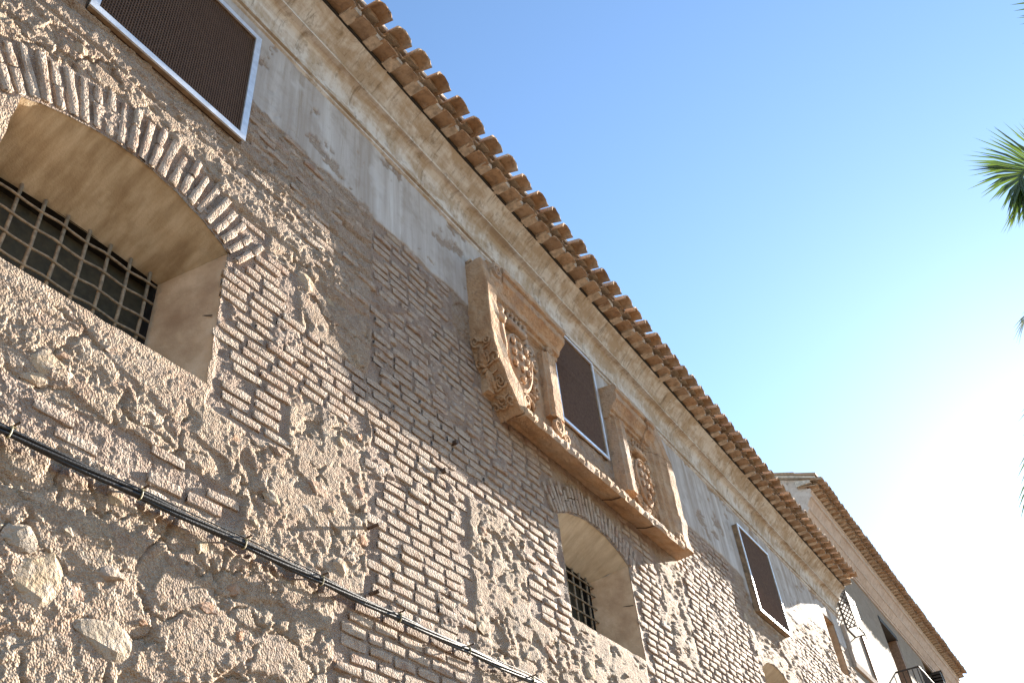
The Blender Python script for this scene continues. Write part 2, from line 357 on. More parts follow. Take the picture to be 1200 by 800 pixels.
def relief(X, Z):
    plaster, mid, br, smear = zones(X, Z)
    rub = np.clip(1-plaster-mid-br, 0, 1)
    base = .014*fbm(X*1.1, Z*1.1, 5, 3)
    q1 = X+.03*gn(X*14, Z*14, 151); q2 = Z+.03*gn(X*14, Z*14, 152); crumb2 = fbm(q1*44, q2*46, 190, 4, .66)
    wx = X+.05*gn(X*9, Z*9, 8)+.02*gn(X*25, Z*25, 9); wz = Z+.05*gn(X*9, Z*9, 18)+.02*gn(X*25, Z*25, 19)
    f1, f2, cid, dx, dz = worley(wx/.17, wz/.125, 3)
    c2 = (cid*7.31) % 1; c3 = (cid*13.7) % 1
    st = sst(.02, .22, f2-f1)*(cid > .38)*(.35+.65*c2)
    tilt = ((c2-.5)*dx+(c3-.5)*dz)*st
    f1b, f2b, cidb, dxb, dzb = worley(wx/.062+9, wz/.05, 13)
    st2 = sst(.02, .25, f2b-f1b)*(cidb > .5)
    r = ridge(X*7, Z*7, 40, 4)
    fine = fbm(X*26, Z*26, 60, 4, .62)
    peel = sst(.02, .07, fbm(X*1.7+4, Z*2.1, 91, 5, .58))
    spike = np.abs(gn(X*38, Z*38, 64))*.6+np.abs(gn(X*75, Z*75, 65))*.4
    pitm = sst(.15, .5, fbm(X*3, Z*3, 66, 3))
    chip = sst(-.05, .12, gn(X*17+3*gn(X*5, Z*5, 140), Z*21, 141))*(.5+.5*gn(X*4, Z*4, 142))
    q1 = X+.03*gn(X*14, Z*14, 151); q2 = Z+.03*gn(X*14, Z*14, 152)
    crumb = fbm(q1*20, q2*22, 160, 5, .68); crumb = np.sign(crumb)*np.abs(crumb)**.85
    p1, p2, pid, pdx, pdz = worley((X+.10*gn(X*4, Z*4, 171)+.03*gn(X*15, Z*15, 172))/.36, (Z+.10*gn(X*4, Z*4, 173)+.03*gn(X*15, Z*15, 174))/.27, 23)
    plate = (pid-.5)*sst(.0, .10, p2-p1)
    calm = sst(.35, .7, (pid*5.7) % 1)*sst(.02, .12, p2-p1)
    rg = 1-.62*calm
    crumb2 = fbm(q1*44, q2*46, 190, 4, .66)
    edge = sst(.075, .0, p2-p1+.03*gn(X*30, Z*30, 177))*sst(-.15, .25, gn(X*3.1, Z*3.1, 178))
    gr = np.abs(gn(X*52+2*gn(X*20, Z*20, 64), Z*52, 65))
    hr = base*.24 + .010*plate - .024*edge + .010*st*rg + .013*tilt*rg + .003*st2*rg + .0034*crumb*rg + .0064*crumb2*rg + .002*chip*rg + .0035*gr*rg + .0035*peel*(1-.4*st) + .004
    crev = sst(.30, .44, ridge(X*1.6, Z*2.6, 120, 2)-.32+.25*gn(X*5, Z*5, 121))
    hr = hr-.015*crev*(1-.6*st)
    pm = np.maximum(sst(.11, .16, fbm(X*1.5+11, Z*1.9, 230, 5, .6)), sst(0, .05, np.minimum(np.minimum(wx-1.1, 2.78-wx), np.minimum(wz-4.44, 4.80-wz))))
    hr = hr*(1-.92*pm)+.92*pm*(base*.4+.012+.0030*crumb+.0034*crumb2-.016*edge-.012*crev*.5)
    hb = base*.6 + .004*fine - .003 + .003*gn(X*60, Z*60, 71) - .004*sst(.1, .5, gn(X*7, Z*7, 72))
    hb = hb+smear*(.014+.006*fine+.004*r)
    pe2 = sst(.05, .08, fbm(X*1.3, Z*3.4, 95, 5, .6)); pe3 = sst(.0, .03, fbm(X*2.4+7, Z*4.5, 97, 5, .6))
    hm = base*.6+.014*pe2+.010*pe3+.006*fine+.006*r+.005*crumb2
    for zz, dd in ((7.02, .02), (6.83, .016), (6.62, .02)):
        hm = hm-.022*np.exp(-((Z-zz-.02*gn(X*3, Z*0, int(zz*10)))/dd)**2)*sst(-.3, .2, gn(X*1.7, X*0+zz, 33))
    flake = sst(.26, .31, fbm(X*1.6, Z*2.2, 205, 6, .62)); crk = sst(.955, .99, 1-np.abs(gn(X*1.3+.25*gn(X*5, Z*5, 251), Z*1.9+.25*gn(X*6, Z*6, 252), 250)))*sst(-.1, .2, gn(X*.9, Z*1.3, 253))
    hp = .016+base*.35+.0012*fine+.002*gn(X*3, Z*3, 201)-.009*flake-.007*crk+.0025*flake*crumb2/.3
    h = rub*hr+br*hb+mid*hm+plaster*hp
    sid = np.where(st > .25, cid, .1)*rub
    return h, plaster*(1-.85*flake), mid, br, smear, sid

bld = thing('old_building', 'old brick and rubble masonry building with peeling plaster and clay tile eaves', 'building')
# non-uniform grid
xs = [-9., -7, -5, -3.5, -2.4, -1.5, -.9, -.4, 0.]
x = .2
while x < 19.3: xs.append(x); x += .0058*(1+(x/3.3)**1.6)
xs.append(19.3); xs = np.array(xs)
zs = np.concatenate([np.linspace(-.05, 2.3, 16), np.linspace(2.4, 2.75, 12), np.arange(2.77, 5.6, .0085), np.arange(5.6, 7.6, .0105), np.linspace(7.62, 8.44, 26)])
Xg, Zg = np.meshgrid(xs, zs, indexing='ij')
dxg = np.gradient(xs)[:, None]*np.ones_like(Zg); dzg = np.ones_like(Xg)*np.gradient(zs)[None, :]
Hg, PL, MI, BR, SM, SI = relief(Xg, Zg)
keep = np.ones((len(xs)-1, len(zs)-1), bool)
Xm, Zm = Xg.copy(), Zg.copy()
for o in OPEN:
    lo = o.p.min(0)-.2; hi = o.p.max(0)+.2
    i0, i1 = np.searchsorted(xs, [lo[0], hi[0]]); j0, j1 = np.searchsorted(zs, [lo[1], hi[1]])
    sl = (slice(i0, i1), slice(j0, j1)); sd, bx, bz = poly_sd(o.p, Xg[sl], Zg[sl])
    near = np.abs(sd) < .62*np.maximum(dxg[sl], dzg[sl])
    Xm[sl] = np.where(near, bx, Xm[sl]); Zm[sl] = np.where(near, bz, Zm[sl])
    f = sst(0, .07, np.maximum(sd, 0)); Hg[sl] = Hg[sl]*f+.004*(1-f)
    cx_ = .25*(Xm[sl][:-1,:-1]+Xm[sl][1:,:-1]+Xm[sl][:-1,1:]+Xm[sl][1:,1:]); cz_ = .25*(Zm[sl][:-1,:-1]+Zm[sl][1:,:-1]+Zm[sl][:-1,1:]+Zm[sl][1:,1:])
    sdc, _, _ = poly_sd(o.p, cx_, cz_); keep[i0:i1-1, j0:j1-1] &= sdc > 0
SCREENS = [(1.27, 2.56, 6.88, 8.2, .065), (7.19, 8.305, 6.98, 8.425, .05), (12.93, 14.4, 6.575, 8.03, .11)]
for x0, x1, z0, z1, d in SCREENS:
    m_ = (Xg > x0) & (Xg < x1) & (Zg > z0) & (Zg < z1); Hg[m_] = np.minimum(Hg[m_], .004)
nz = len(zs); idx = np.arange(Xg.size).reshape(Xg.shape)
F = np.stack([idx[:-1,:-1], idx[1:,:-1], idx[1:,1:], idx[:-1,1:]], -1)[keep]
V = np.stack([Xm.ravel(), -Hg.ravel(), Zm.ravel()], 1)
me = np_mesh('wall', V, F)
at = me.attributes.new('zone', 'FLOAT_COLOR', 'POINT')
at.data.foreach_set('color', np.stack([np.clip(PL+.06*MI, 0, 1).ravel(), BR.ravel(), SI.ravel(), np.ones(Xg.size)], 1).astype(np.float32).ravel())
link('wall', me, M['wall'], bld, True)
b = MB(); b.box(-9, 1.1, .03, .9, 0, 8.44); b.box(2.7, 6.8, .03, .9, 0, 8.44); b.box(8.45, 12.5, .03, .9, 0, 8.44); b.box(13.95, 17.9, .03, .9, 0, 8.44); b.box(18.75, 19.29, .03, .9, 0, 8.44)
b.build('wall_core', M['mortar'], bld)

def samp_h(x, z): return float(relief(np.array([[x]]), np.array([[z]]))[0][0, 0])

# embrasures
def embrasure(o, name, inner, yi, mats, sill_drop=.0, label=None):
    ix0, ix1, iz0, iz1 = inner
    w = MB(); w.box(ix0-.05, ix1+.05, yi+.62, yi+.66, iz0-.1, iz1+.1); w.box(ix0-.03, ix0-.0, yi+.01, yi+.63, iz0-.1, iz1+.1); w.box(ix1, ix1+.03, yi+.01, yi+.63, iz0-.1, iz1+.1)
    w.box(ix0-.03, ix1+.03, yi-.006, yi+.63, iz1+.031, iz1+.06); w.box(ix0-.03, ix1+.03, yi+.01, yi+.63, iz0-.1, iz0-.05)
    root = w.build(name, M['dark'], bld)
    if label: root['label'] = label
    c = np.array([o.cx, (o.zs+o.zp)/2]); P = o.p+(o.p-c)/np.linalg.norm(o.p-c, axis=1)[:, None]*.005
    nS, nJ, nA = 16, 10, 26
    seg = {'sill': list(range(0, 16)), 'jamb': list(range(15, 27)), 'soffit': list(range(26, 26+26)), 'jamb2': list(range(51, 62))+[0]}
    def inner_pt(p, part):
        tx = (p[0]-o.x0)/(o.x1-o.x0); X = ix0+(ix1-ix0)*np.clip(tx, 0, 1)
        if part == 'sill': return (X, iz0)
        if part == 'soffit': return (X, iz1+.03*math.cos((tx-.5)*math.pi))
        tz = np.clip((p[1]-o.zs)/(o.zp-o.zs), 0, 1); return (ix1 if part == 'jamb' else ix0, iz0+(iz1-iz0)*tz)
    K = 18
    for part, ids in seg.items():
        v = []; n = len(ids)
        for k in range(K+1):
            t = k/K
            for q in ids:
                a = P[q]; bq = inner_pt(o.p[q], part); X = a[0]+(bq[0]-a[0])*t; Z = a[1]+(bq[1]-a[1])*t
                dn = .010*math.sin(math.pi*t)*float(gn(np.array([X*6]), np.array([Z*6+t*5]), 5)[0])
                if part in ('sill', 'soffit'): Z += dn
                else: X += dn
                v.append((X, .004+(yi-.004)*t, Z))
        f = [(k*n+j, k*n+j+1, (k+1)*n+j+1, (k+1)*n+j) for k in range(K) for j in range(n-1)]
        MB().add(v, f).build('sill' if part == 'sill' else 'soffit' if part == 'soffit' else 'jamb', M[mats[1] if part.startswith('jamb') else mats[0]], root, True)
    return root
e1 = embrasure(A1, 'arched_window', (1.26, 2.47, 5.02, 5.70), .45, ('soffit', 'jamb'), label='wide segmental arched window with a deep splayed embrasure and square iron grille')
for k in range(9):
    x_ = 1.335+.1495*k-.15
    if x_ > 1.27: MB().tube([(x_, .42, 5.0), (x_+.004, .415, 5.35), (x_, .42, 5.73)], .0115, 6).build('bar', M['grille'], e1, True)
for z_ in (5.06, 5.2, 5.335, 5.48, 5.62):
    MB().tube([(1.24+i*.1, .406+.006*math.sin(i*2.1), z_+.004*math.sin(i*1.7)) for i in range(13)], .0095, 6).build('crossbar', M['grille'], e1, True)
MB().box(1.2, 2.5, .56, .59, 4.9, 5.8).build('shutter', M['shutter'], e1)
e2 = embrasure(A2, 'arched_window', (7.0, 8.22, 4.9, 5.58), .42, ('soffit2', 'jamb'), label='narrow looking arched window with pale plastered reveal below the stone ledge')
for k in range(8): MB().tube([(7.05+.15*k, .40, 4.85), (7.05+.15*k, .40, 5.6)], .012, 6).build('bar', M['grille'], e2, True)
for z_ in (5.0, 5.14, 5.28, 5.42, 5.52): MB().tube([(6.98, .385, z_), (8.24, .385, z_)], .010, 6).build('crossbar', M['grille'], e2, True)
MB().box(6.95, 8.27, .55, .58, 4.8, 5.65).build('shutter', M['shutter'], e2)
e3 = embrasure(A3, 'arched_window', (12.7, 13.75, 4.6, 5.55), .42, ('soffit2', 'jamb'), label='arched window head with tan reveal near the far end')
e4 = embrasure(NI, 'wall_niche', (17.98, 18.67, 6.98, 8.05), .2, ('jamb', 'jamb'), label='shallow tan upright niche walled up at the back')
MB().box(17.9, 18.8, .19, .24, 6.9, 8.2).build('infill', M['jamb'], e4)
# crack lines of the jamb stones (open joints)
for pts in ([(2.60, .03, 5.30), (2.585, .12, 5.335), (2.55, .25, 5.33), (2.525, .33, 5.37)],):
    MB().tube(pts, .0035, 5).build('joint', M['dark'], e1)
MB().tube([(8.365, .02, 5.26), (8.31, .2, 5.27), (8.24, .40, 5.26)], .005, 5).build('joint', M['dark'], e2)

# ---------------------------------------------------------------- bricks
def brick_variant(seed):
    r = random.Random(seed); ci = r.choice((0, 5, 9, 9)); chipd = r.uniform(.1, .5); st = [-.5, -.48, -.15, .2, .475, .5]; v = []
    for i, s in enumerate(st):
        e = i in (0, len(st)-1); sh = .92 if e else 1.
        d = (.78 if e else 1.)
        hh = .5*sh
        for (y, z) in ((.9, -hh), (-.80*d, -hh), (-.98*d, -.84*hh), (-1.0*d, .1*hh), (-.96*d, .86*hh), (-.72*d, hh), (.9, hh)):
            v.append((s+r.uniform(-.03, .03)*(0 if e else 1), y*(chipd if i == ci else 1)+r.uniform(-.2, .2)*(y < 0), z*(.8 if i == ci else 1)+r.uniform(-.11, .11)))
    n = 7; f = [(i*n+j, (i+1)*n+j, (i+1)*n+j+1, i*n+j+1) for i in range(len(st)-1) for j in range(n-1)]
    k = (len(st)-1)*n
    f += [(0, 1, 5, 6), (1, 2, 4, 5), (k+6, k+5, k+1, k), (k+5, k+4, k+2, k+1)]
    me = np_mesh('brick', np.array(v), np.array(f)); me.materials.append(M['brick']); me.polygons.foreach_set('use_smooth', [True]*len(me.polygons))
    return me, np.array(v), np.array(f)
VAR = [brick_variant(s) for s in range(14)]
bricks = []     # x, z, length, height, proud, angle, kind
CO = .0803
for k in range(30, 95):
    zc = k*CO+.02
    xx = -.2+(k % 2)*.125+random.uniform(-.03, .03)
    while xx < 18.2:
        L = random.choice((.225, .215, .205, .23, .12 if random.random() < .25 else .21)); xx += L+.034
        bricks.append((xx-L/2, zc+random.uniform(-.004, .004)+.008*math.sin(xx*.9), L, random.uniform(.046, .058), 0., random.uniform(-.02, .02)))
B = np.array(bricks); pl, mi, br, sm = zones(B[:,0], B[:,1])
_, _, brl, _ = zones(B[:,0]-B[:,2]*.36, B[:,1]); _, _, brr, _ = zones(B[:,0]+B[:,2]*.36, B[:,1])
ok = (((br > .6) & (np.minimum(brl, brr) > .3)) | ((mi > .7) & (B[:,0] > 2.6) & (rng.random(len(B)) < .4))) & (rng.random(len(B)) > .02)
for o in OPEN:
    sd, _, _ = poly_sd(o.p, B[:,0], B[:,1]); ok &= sd > B[:,2]*.42
for o in (A1, A2):
    d = np.hypot(B[:,0]-o.cx, B[:,1]-o.cz)-o.r; a = np.abs(np.arctan2(B[:,0]-o.cx, B[:,1]-o.cz)); ok &= ~((B[:,0] < 3.05) & (B[:,1] < 4.25) & (rng.random(len(B)) < .2)) & ~((d < .40) & (d > 0) & (a < o.h+.1))
for x0, x1, z0, z1, d in SCREENS: ok &= ~((B[:,0] > x0-.1) & (B[:,0] < x1+.1) & (B[:,1] > z0-.06) & (B[:,1] < z1+.05))
B = B[ok]; smk = sm[ok]
hmid = relief(B[:,0], B[:,1])[0]
B[:,4] = rng.uniform(.009, .016, len(B))+np.minimum(hmid, .012)*.9-.006*smk-.002*(B[:,1] > 6.2)
arch = []
for o, x_lo, pitch, ln in ((A1, 0, .0745, .345), (A2, 0, .072, .29)):
    n = int(2*(o.h+.06)*o.r/pitch)
    for i in range(n+1):
        a = -(o.h+.05)+2*(o.h+.05)*i/n; r0 = o.r+.012+random.uniform(-.004, .012)
        cuts = [ln+random.uniform(-.03, .05)] if random.random() < .4 else [ln*random.uniform(.4, .62), ln*random.uniform(.36, .5)]
        for L in cuts:
            rc = r0+L/2; arch.append((o.cx+rc*math.sin(a), o.cz+rc*math.cos(a), L, random.uniform(.046, .055), random.uniform(.014, .026), a-math.pi/2+random.uniform(-.05, .05))); r0 += L+.012
AR = np.array(arch)
def place_bricks(arr, name, limit):
    px, py, dep = proj(np.stack([arr[:,0], np.zeros(len(arr)), arr[:,1]], 1))
    inf = (px > -30) & (px < 1230) & (py > -30) & (py < 830); order = np.argsort(np.where(inf, dep, 1e3+dep)); rest = []
    for rank, i in enumerate(order):
        x_, z_, L, hh, pr, ang = arr[i]; vi = random.randrange(len(VAR))
        if rank < limit:
            o = bpy.data.objects.new(name, VAR[vi][0]); C.objects.link(o); o.parent = bld
            o.location = (x_, 0, z_); o.scale = (L, pr, hh); o.rotation_euler = (0, ang, 0)
        else: rest.append((i, vi))
    if rest:
        vs, fs = [], []; k = 0
        for i, vi in rest:
            x_, z_, L, hh, pr, ang = arr[i]; v = VAR[vi][1]*np.array([L, pr, hh]); c, s = math.cos(ang), math.sin(ang)
            vs.append(np.stack([x_+v[:,0]*c+v[:,2]*s, v[:,1], z_-v[:,0]*s+v[:,2]*c], 1)); fs.append(VAR[vi][2]+k); k += len(v)
        o = link('far_'+name+'work', np_mesh(name, np.concatenate(vs), np.concatenate(fs)), M['brick'], bld, True); tag(o, kind='stuff')
place_bricks(B, 'brick', 296)
place_bricks(AR, 'arch_brick', 200)

# ---------------------------------------------------------------- rubble stones set in the mortar
def stone_variant(seed):
    r = random.Random(seed); bm = bmesh.new(); bmesh.ops.create_icosphere(bm, subdivisions=2, radius=1.)
    planes = []
    for _ in range(9):
        n = Vector((r.uniform(-1, 1), r.uniform(-1.2, .2), r.uniform(-1, 1))).normalized(); planes.append((n, r.uniform(.55, .85)))
    planes.append((Vector((r.uniform(-.3, .3), -1, r.uniform(-.3, .3))).normalized(), r.uniform(.45, .65)))
    for v in bm.verts:
        for n, d in planes:
            q = v.co.dot(n)-d
            if q > 0: v.co -= n*q
    for v in bm.verts: v.co += Vector((r.uniform(-1, 1), r.uniform(-1, 1), r.uniform(-1, 1)))*.055
    bmesh.ops.delete(bm, geom=[v for v in bm.verts if v.co.y > .35], context='VERTS')
    me = bpy.data.meshes.new('stone'); bm.to_mesh(me); bm.free(); me.materials.append(M['stone'])
    me.polygons.foreach_set('use_smooth', [False]*len(me.polygons)); return me
SV = [stone_variant(s) for s in range(16)]
cand = []
tries = 0
while len(cand) < 240 and tries < 6000:
    tries += 1
    x_ = random.uniform(.7, 9.2) if random.random() < .8 else random.uniform(9, 14); z_ = random.uniform(2.5, 6.8)
    q = proj(np.array([x_, 0., z_]))
    if not (-20 < q[0] < 1220 and -20 < q[1] < 820): continue
    s = random.uniform(.028, .075)*(1+.1*x_/3)
    if any((x_-a)**2+(z_-b_)**2 < (1.5*(s+c_))**2 for a, b_, c_ in cand): continue
    cand.append((x_, z_, s))
cand += [(1.95, 3.36, .17), (2.32, 3.22, .14), (1.72, 4.36, .13), (3.46, 5.62, .10), (3.32, 6.1, .09), (3.55, 4.5, .09), (3.75, 4.95, .08), (7.05, 4.25, .1)]
cand = np.array(cand)
pl, mi, br, sm = zones(cand[:,0], cand[:,1]); hh = relief(cand[:,0], cand[:,1])[0]
okk = (pl < .2) & (mi < .4) & (br < .15)
for o in OPEN:
    sd, _, _ = poly_sd(o.p, cand[:,0], cand[:,1]); okk &= sd > cand[:,2]*1.1
for (x_, z_, s), h_ in zip(cand[okk], hh[okk]):
    o = bpy.data.objects.new('stone', random.choice(SV)); C.objects.link(o); o.parent = bld
    big = s > .095
    o.scale = (s*random.uniform(.9, 1.5), (.022 if big else random.uniform(.016, .034)), s*random.uniform(.6, 1.0)); o.location = (x_, -h_+.006, z_); o.rotation_euler = (0, random.uniform(-.5, .5), 0)

# ---------------------------------------------------------------- cornice
def cornice(name, prof, x0, x1, m, parent, jit=.003, step=.08):
    xx = np.arange(x0, x1, step).tolist()+[x1]
    def fn(p, i, j):
        n_ = float(gn(np.array([p[0]*1.3]), np.array([j*.35]), 300)[0]); n2 = float(gn(np.array([p[0]*7.]), np.array([j*.8]), 301)[0])
        return [p[0], p[1]+.006*n_+.003*n2, p[2]+.005*n_+.003*n2]
    return MB().prof(prof, xx, fn=fn).build(name, m, parent, False)
P1 = [(.1, 8.38), (-.012, 8.385), (-.034, 8.40), (-.036, 8.425), (-.018, 8.43), (-.02, 8.445), (-.052, 8.45), (-.056, 8.485), (-.034, 8.492)]
P1 += [(-.034-.118*(1-math.cos(t*math.pi/2))**1.0-.0, 8.492+.255*math.sin(t*math.pi/2)) for t in (.15, .3, .45, .6, .75, .9, 1.)]
P1 += [(-.182, 8.748), (-.186, 8.768), (-.150, 8.772), (-.150, 8.788)]
P1 += [(-.16-.2*t**1.15, 8.782+.2*t**.9) for t in (.15, .3, .45, .6, .75, .9, 1.)]
P1 += [(-.356, 8.984), (.1, 8.984)]
co = cornice('cornice', P1, -6, 19.36, M['cornice'], bld)
MB().box(-6, 19.34, -.376, .1, 8.987, 9.021).build('eave_gap_shade', M['shade'], bld)  # black strip painting the shade in the gap between cornice and tiles

# ---------------------------------------------------------------- clay tile eaves
def tile_mesh(name, w0, w1, rise, L, slope, th=.016, up=False, n=8, seed=0):
    # channel tile along +y (front at y=0), concave down unless up; slope rises inward
    r = random.Random(seed); v = []; K = 3
    for k in range(K+1):
        t = k/K; w = w0+(w1-w0)*t
        for shell in (0, 1):
            for j in range(n+1):
                a = math.pi*j/n; q = 1-shell*th/w
                x_ = -math.cos(a)*w*q; z_ = math.sin(a)*rise*(1-shell*th/rise)
                if up: z_ = -z_
                v.append((x_+r.uniform(-.002, .002), L*t+(r.uniform(-.008, .004) if k == 0 else 0), z_+L*t*slope+r.uniform(-.002, .002)))
    n1 = n+1; R = 2*n1; f = []
    for k in range(K):
        for j in range(n):
            f.append((k*R+j, k*R+j+1, (k+1)*R+j+1, (k+1)*R+j)); f.append((k*R+n1+j, (k+1)*R+n1+j, (k+1)*R+n1+j+1, k*R+n1+j+1))
        f.append((k*R, (k+1)*R, (k+1)*R+n1, k*R+n1)); f.append((k*R+n, k*R+n1+n, (k+1)*R+n1+n, (k+1)*R+n))
    for j in range(n): f.append((j, n1+j, n1+j+1, j+1))
    me = bpy.data.meshes.new(name); me.from_pydata(v, [], f); me.update()
    bm = bmesh.new(); bm.from_mesh(me); bmesh.ops.recalc_face_normals(bm, faces=bm.faces); bm.to_mesh(me); bm.free()
    return me
def eaves(parent, x0, x1, pitch, ye, ze, scale=1.):
    roof = MB().add([(x0, ye+.12, ze+.16), (x1, ye+.12, ze+.16), (x1, ye+5.5, ze+2.3), (x0, ye+5.5, ze+2.3), (x0, ye+.12, ze+.22), (x1, ye+.12, ze+.22), (x1, ye+5.5, ze+2.4), (x0, ye+5.5, ze+2.4)],
        [(0,1,2,3), (4,7,6,5), (0,4,5,1), (1,5,6,2), (2,6,7,3), (3,7,4,0)]).build('roof', M['mortar'], parent)
    cov = [tile_mesh('cover_tile', .118*scale, .095*scale, .118*scale, .5, .30, seed=s) for s in range(5)]
    low = [tile_mesh('eave_tile', .112*scale, .106*scale, .050*scale, .42, .20, seed=s+20) for s in range(5)]
    pan = [tile_mesh('pan_tile', .078*scale, .07*scale, .055*scale, .5, .30, up=True, seed=s+40) for s in range(4)]
    for l_, mm in ((cov, M['tile']), (low, M['tile']), (pan, M['pan'])):
        for q in l_: q.materials.append(mm); q.polygons.foreach_set('use_smooth', [False]*len(q.polygons))
    MB().prof([(ye+.27, ze+.10), (ye+.265, ze+.165), (ye+.6, ze+.25), (ye+.6, ze+.10)], np.arange(x0, x1, .155).tolist()+[x1], jit=.006, closed=True).build('bedding_mortar', M['mortar'], roof)
    gap = []
    for q in range(4):
        mj = MB().prof([(ye+.165, ze+.014), (ye+.17, ze+.085), (ye+.5, ze+.14), (ye+.5, ze+.04), (ye+.36, ze+.012)], np.linspace(-.062, .062, 4).tolist(), jit=.006, closed=True)
        me_ = bpy.data.meshes.new('mortar_joint'); me_.from_pydata([(a_, b_-ye, c_-ze) for a_, b_, c_ in mj.v], [], mj.f); me_.materials.append(M['mortar']); gap.append(me_)
    n = int((x1-x0)/pitch); off = root_of(parent)
    for i in range(n):
        xc = x0+(i+.5)*pitch
        for l_, dx, dy, dz, nm in ((low, 0, .14, .0, 'eave_tile'), (cov, .015, -.015, .088, 'cover_tile'), (pan, pitch/2+.015, .15, .172, 'pan_tile'), (gap, pitch/2, 0, 0, 'mortar_joint')):
            o = bpy.data.objects.new(nm, random.choice(l_)); C.objects.link(o); o.parent = roof
            o.location = (xc-off.x+dx+random.uniform(-.012, .012), ye+dy+random.uniform(-.013, .013), ze+dz+random.uniform(-.006, .006))
            o.rotation_euler = (random.uniform(-.03, .03), random.uniform(-.05, .05), random.uniform(-.04, .04))
    return roof
eaves(bld, -1.5, 19.42, .31, -.69, 8.985)

# ---------------------------------------------------------------- metal screen windows
def screen(x0, x1, z0, z1, d, label, fw=.055, foot=True):
    b = MB()
    w = MB(); w.box(x0+.01, x1-.01, -.012, .02, z0+.01, z1-.01); root = w.build('screened_window', M['backing'], bld); root['label'] = label
    y1 = -d; t = .014
    for nm, bx in (('frame_bar', (x0, x1, z0, z0+fw)), ('frame_bar', (x0, x1, z1-fw, z1)), ('frame_bar', (x0, x0+fw, z0+fw+.001, z1-fw-.001)), ('frame_bar', (x1-fw, x1, z0+fw+.001, z1-fw-.001))):
        MB().box(bx[0], bx[1], y1, y1+t, bx[2], bx[3]).build(nm, M['galv'], root)
    # timber sub-frame carrying the steel
    i = .012
    for bx in ((x0+i, x1-i, z0+i, z0+.045), (x0+i, x1-i, z1-.045, z1-i), (x0+i, x0+.045, z0+.046, z1-.046), (x1-.045, x1-i, z0+.046, z1-.046)):
        MB().box(bx[0], bx[1], y1+t+.001, -.0, bx[2], bx[3]).build('timber_batten', M['wood'], root)
    g_ = MB(); n = int((x1-x0)/.019); m_ = int((z1-z0)/.03); ym = y1+t+.012
    for k in range(1, n): xx = x0+(x1-x0)*k/n; g_.tube([(xx, ym, z0+.02), (xx, ym, z1-.02)], .0042, 3, False)
    for k in range(1, m_): zz = z0+(z1-z0)*k/m_; g_.tube([(x0+.02, ym+.004, zz), (x1-.02, ym+.004, zz)], .003, 3, False)
    tag(g_.build('wire_mesh', M['mesh'], root), kind='stuff')
    return root
screen(*SCREENS[0], 'large galvanised framed mesh screen above the near arched window')
s2 = screen(*SCREENS[1], 'tall galvanised mesh screen between the two stone reliefs', .038)
MB().box(7.25, 8.25, -.022, -.0125, 7.86, 7.93).build('rail', M['wood'], s2)
screen(*SCREENS[2], 'far galvanised mesh screen with a thick projecting frame', .038)

# ---------------------------------------------------------------- carved sandstone reliefs
def jfn(a, f=5., seed=0):
    def fn(p, i, j):
        X, Z = np.array([p[0]*f+p[1]*f]), np.array([p[2]*f-p[1]*f*.7])
        return [p[0]+a*float(gn(X, Z, 401+seed)[0]), p[1]+a*float(gn(X, Z, 402+seed)[0]), p[2]+a*float(gn(X, Z, 403+seed)[0])]
    return fn
def spiral(b, cx, cy, cz, r, turns, rad, a0=0, sgn=1, side=False):
    pts = []; rr = []; n = int(10*turns)+4
    for i in range(n):
        t = i/(n-1); a = a0+sgn*t*turns*2*math.pi; q = r*(1-t*.82)
        pts.append((cx+q*math.cos(a), cy-.012*t, cz+q*math.sin(a))); rr.append(rad*(1-.5*t))
    b.tube(pts, rr, 6)
def leafy(b, x, y, z, ang, L, w):
    # pointed acanthus leaf lying on the panel
    c, s = math.cos(ang), math.sin(ang); pts = []; rr = []
    for i in range(6):
        t = i/5; u = L*t; v_ = .25*L*math.sin(t*2.2); pts.append((x+c*u-s*v_, y-.02*math.sin(t*math.pi), z+s*u+c*v_)); rr.append(w*(.5+1.1*math.sin(math.pi*min(1, t*.85+.1)))*(1-.6*t))
    b.tube(pts, rr, 6)
MOULD = [(0., .02), (-.05, .0), (-.075, .035), (-.10, .05), (-.105, .085), (-.135, .10), (-.15, .16), (-.19, .21), (-.215, .235), (-.22, .30), (-.205, .34), (-.235, .36), (-.235, .42), (-.20, .45), (0., .47)]
def rl_thing(cx, label): return thing('coat_of_arms', label, 'stone carving', (cx, 0, 6.4), 'carved stone reliefs beside the middle screen')
rL = rl_thing(6.3, 'left sandstone coat of arms with crowned lumpy shield and carved corbel end')
# side slab with the curved corbel foot
b = MB(); outer = [(5.49, 7.98), (5.49, 7.6), (5.49, 7.3), (5.49, 7.05), (5.52, 6.88), (5.59, 6.70), (5.69, 6.53), (5.80, 6.39), (5.93, 6.27)]
inner = [(5.66, 7.98), (5.67, 7.6), (5.66, 7.3), (5.66, 7.1), (5.69, 6.96), (5.76, 6.82), (5.86, 6.68), (5.96, 6.56), (6.06, 6.45)]
dep = [.20, .25, .25, .25, .25, .25, .25, .25, .25]
ring = []
ys = [.02, -.06, -.14, -.21, -1]
vv = []
sub = []
for i in range(len(outer)-1):
    for t in (0, .5): sub.append(tuple(outer[i][k]*(1-t)+outer[i+1][k]*t for k in (0,1))+tuple(inner[i][k]*(1-t)+inner[i+1][k]*t for k in (0,1))+(dep[i]*(1-t)+dep[i+1]*t,))
sub.append(outer[-1]+inner[-1]+(dep[-1],))
fj = jfn(.012, 7, 1)
for (ox, oz, ix, iz, d) in sub:
    for y_ in (.02, -.07, -.15, -d+.012): vv.append(fj([ox, y_, oz], 0, 0))
    for q in (.05, .5, .95): vv.append(fj([ox+(ix-ox)*q, -d, oz+(iz-oz)*q], 0, 0))
    for y_ in (-d+.012, -.1, .02): vv.append(fj([ix, y_, iz], 0, 0))
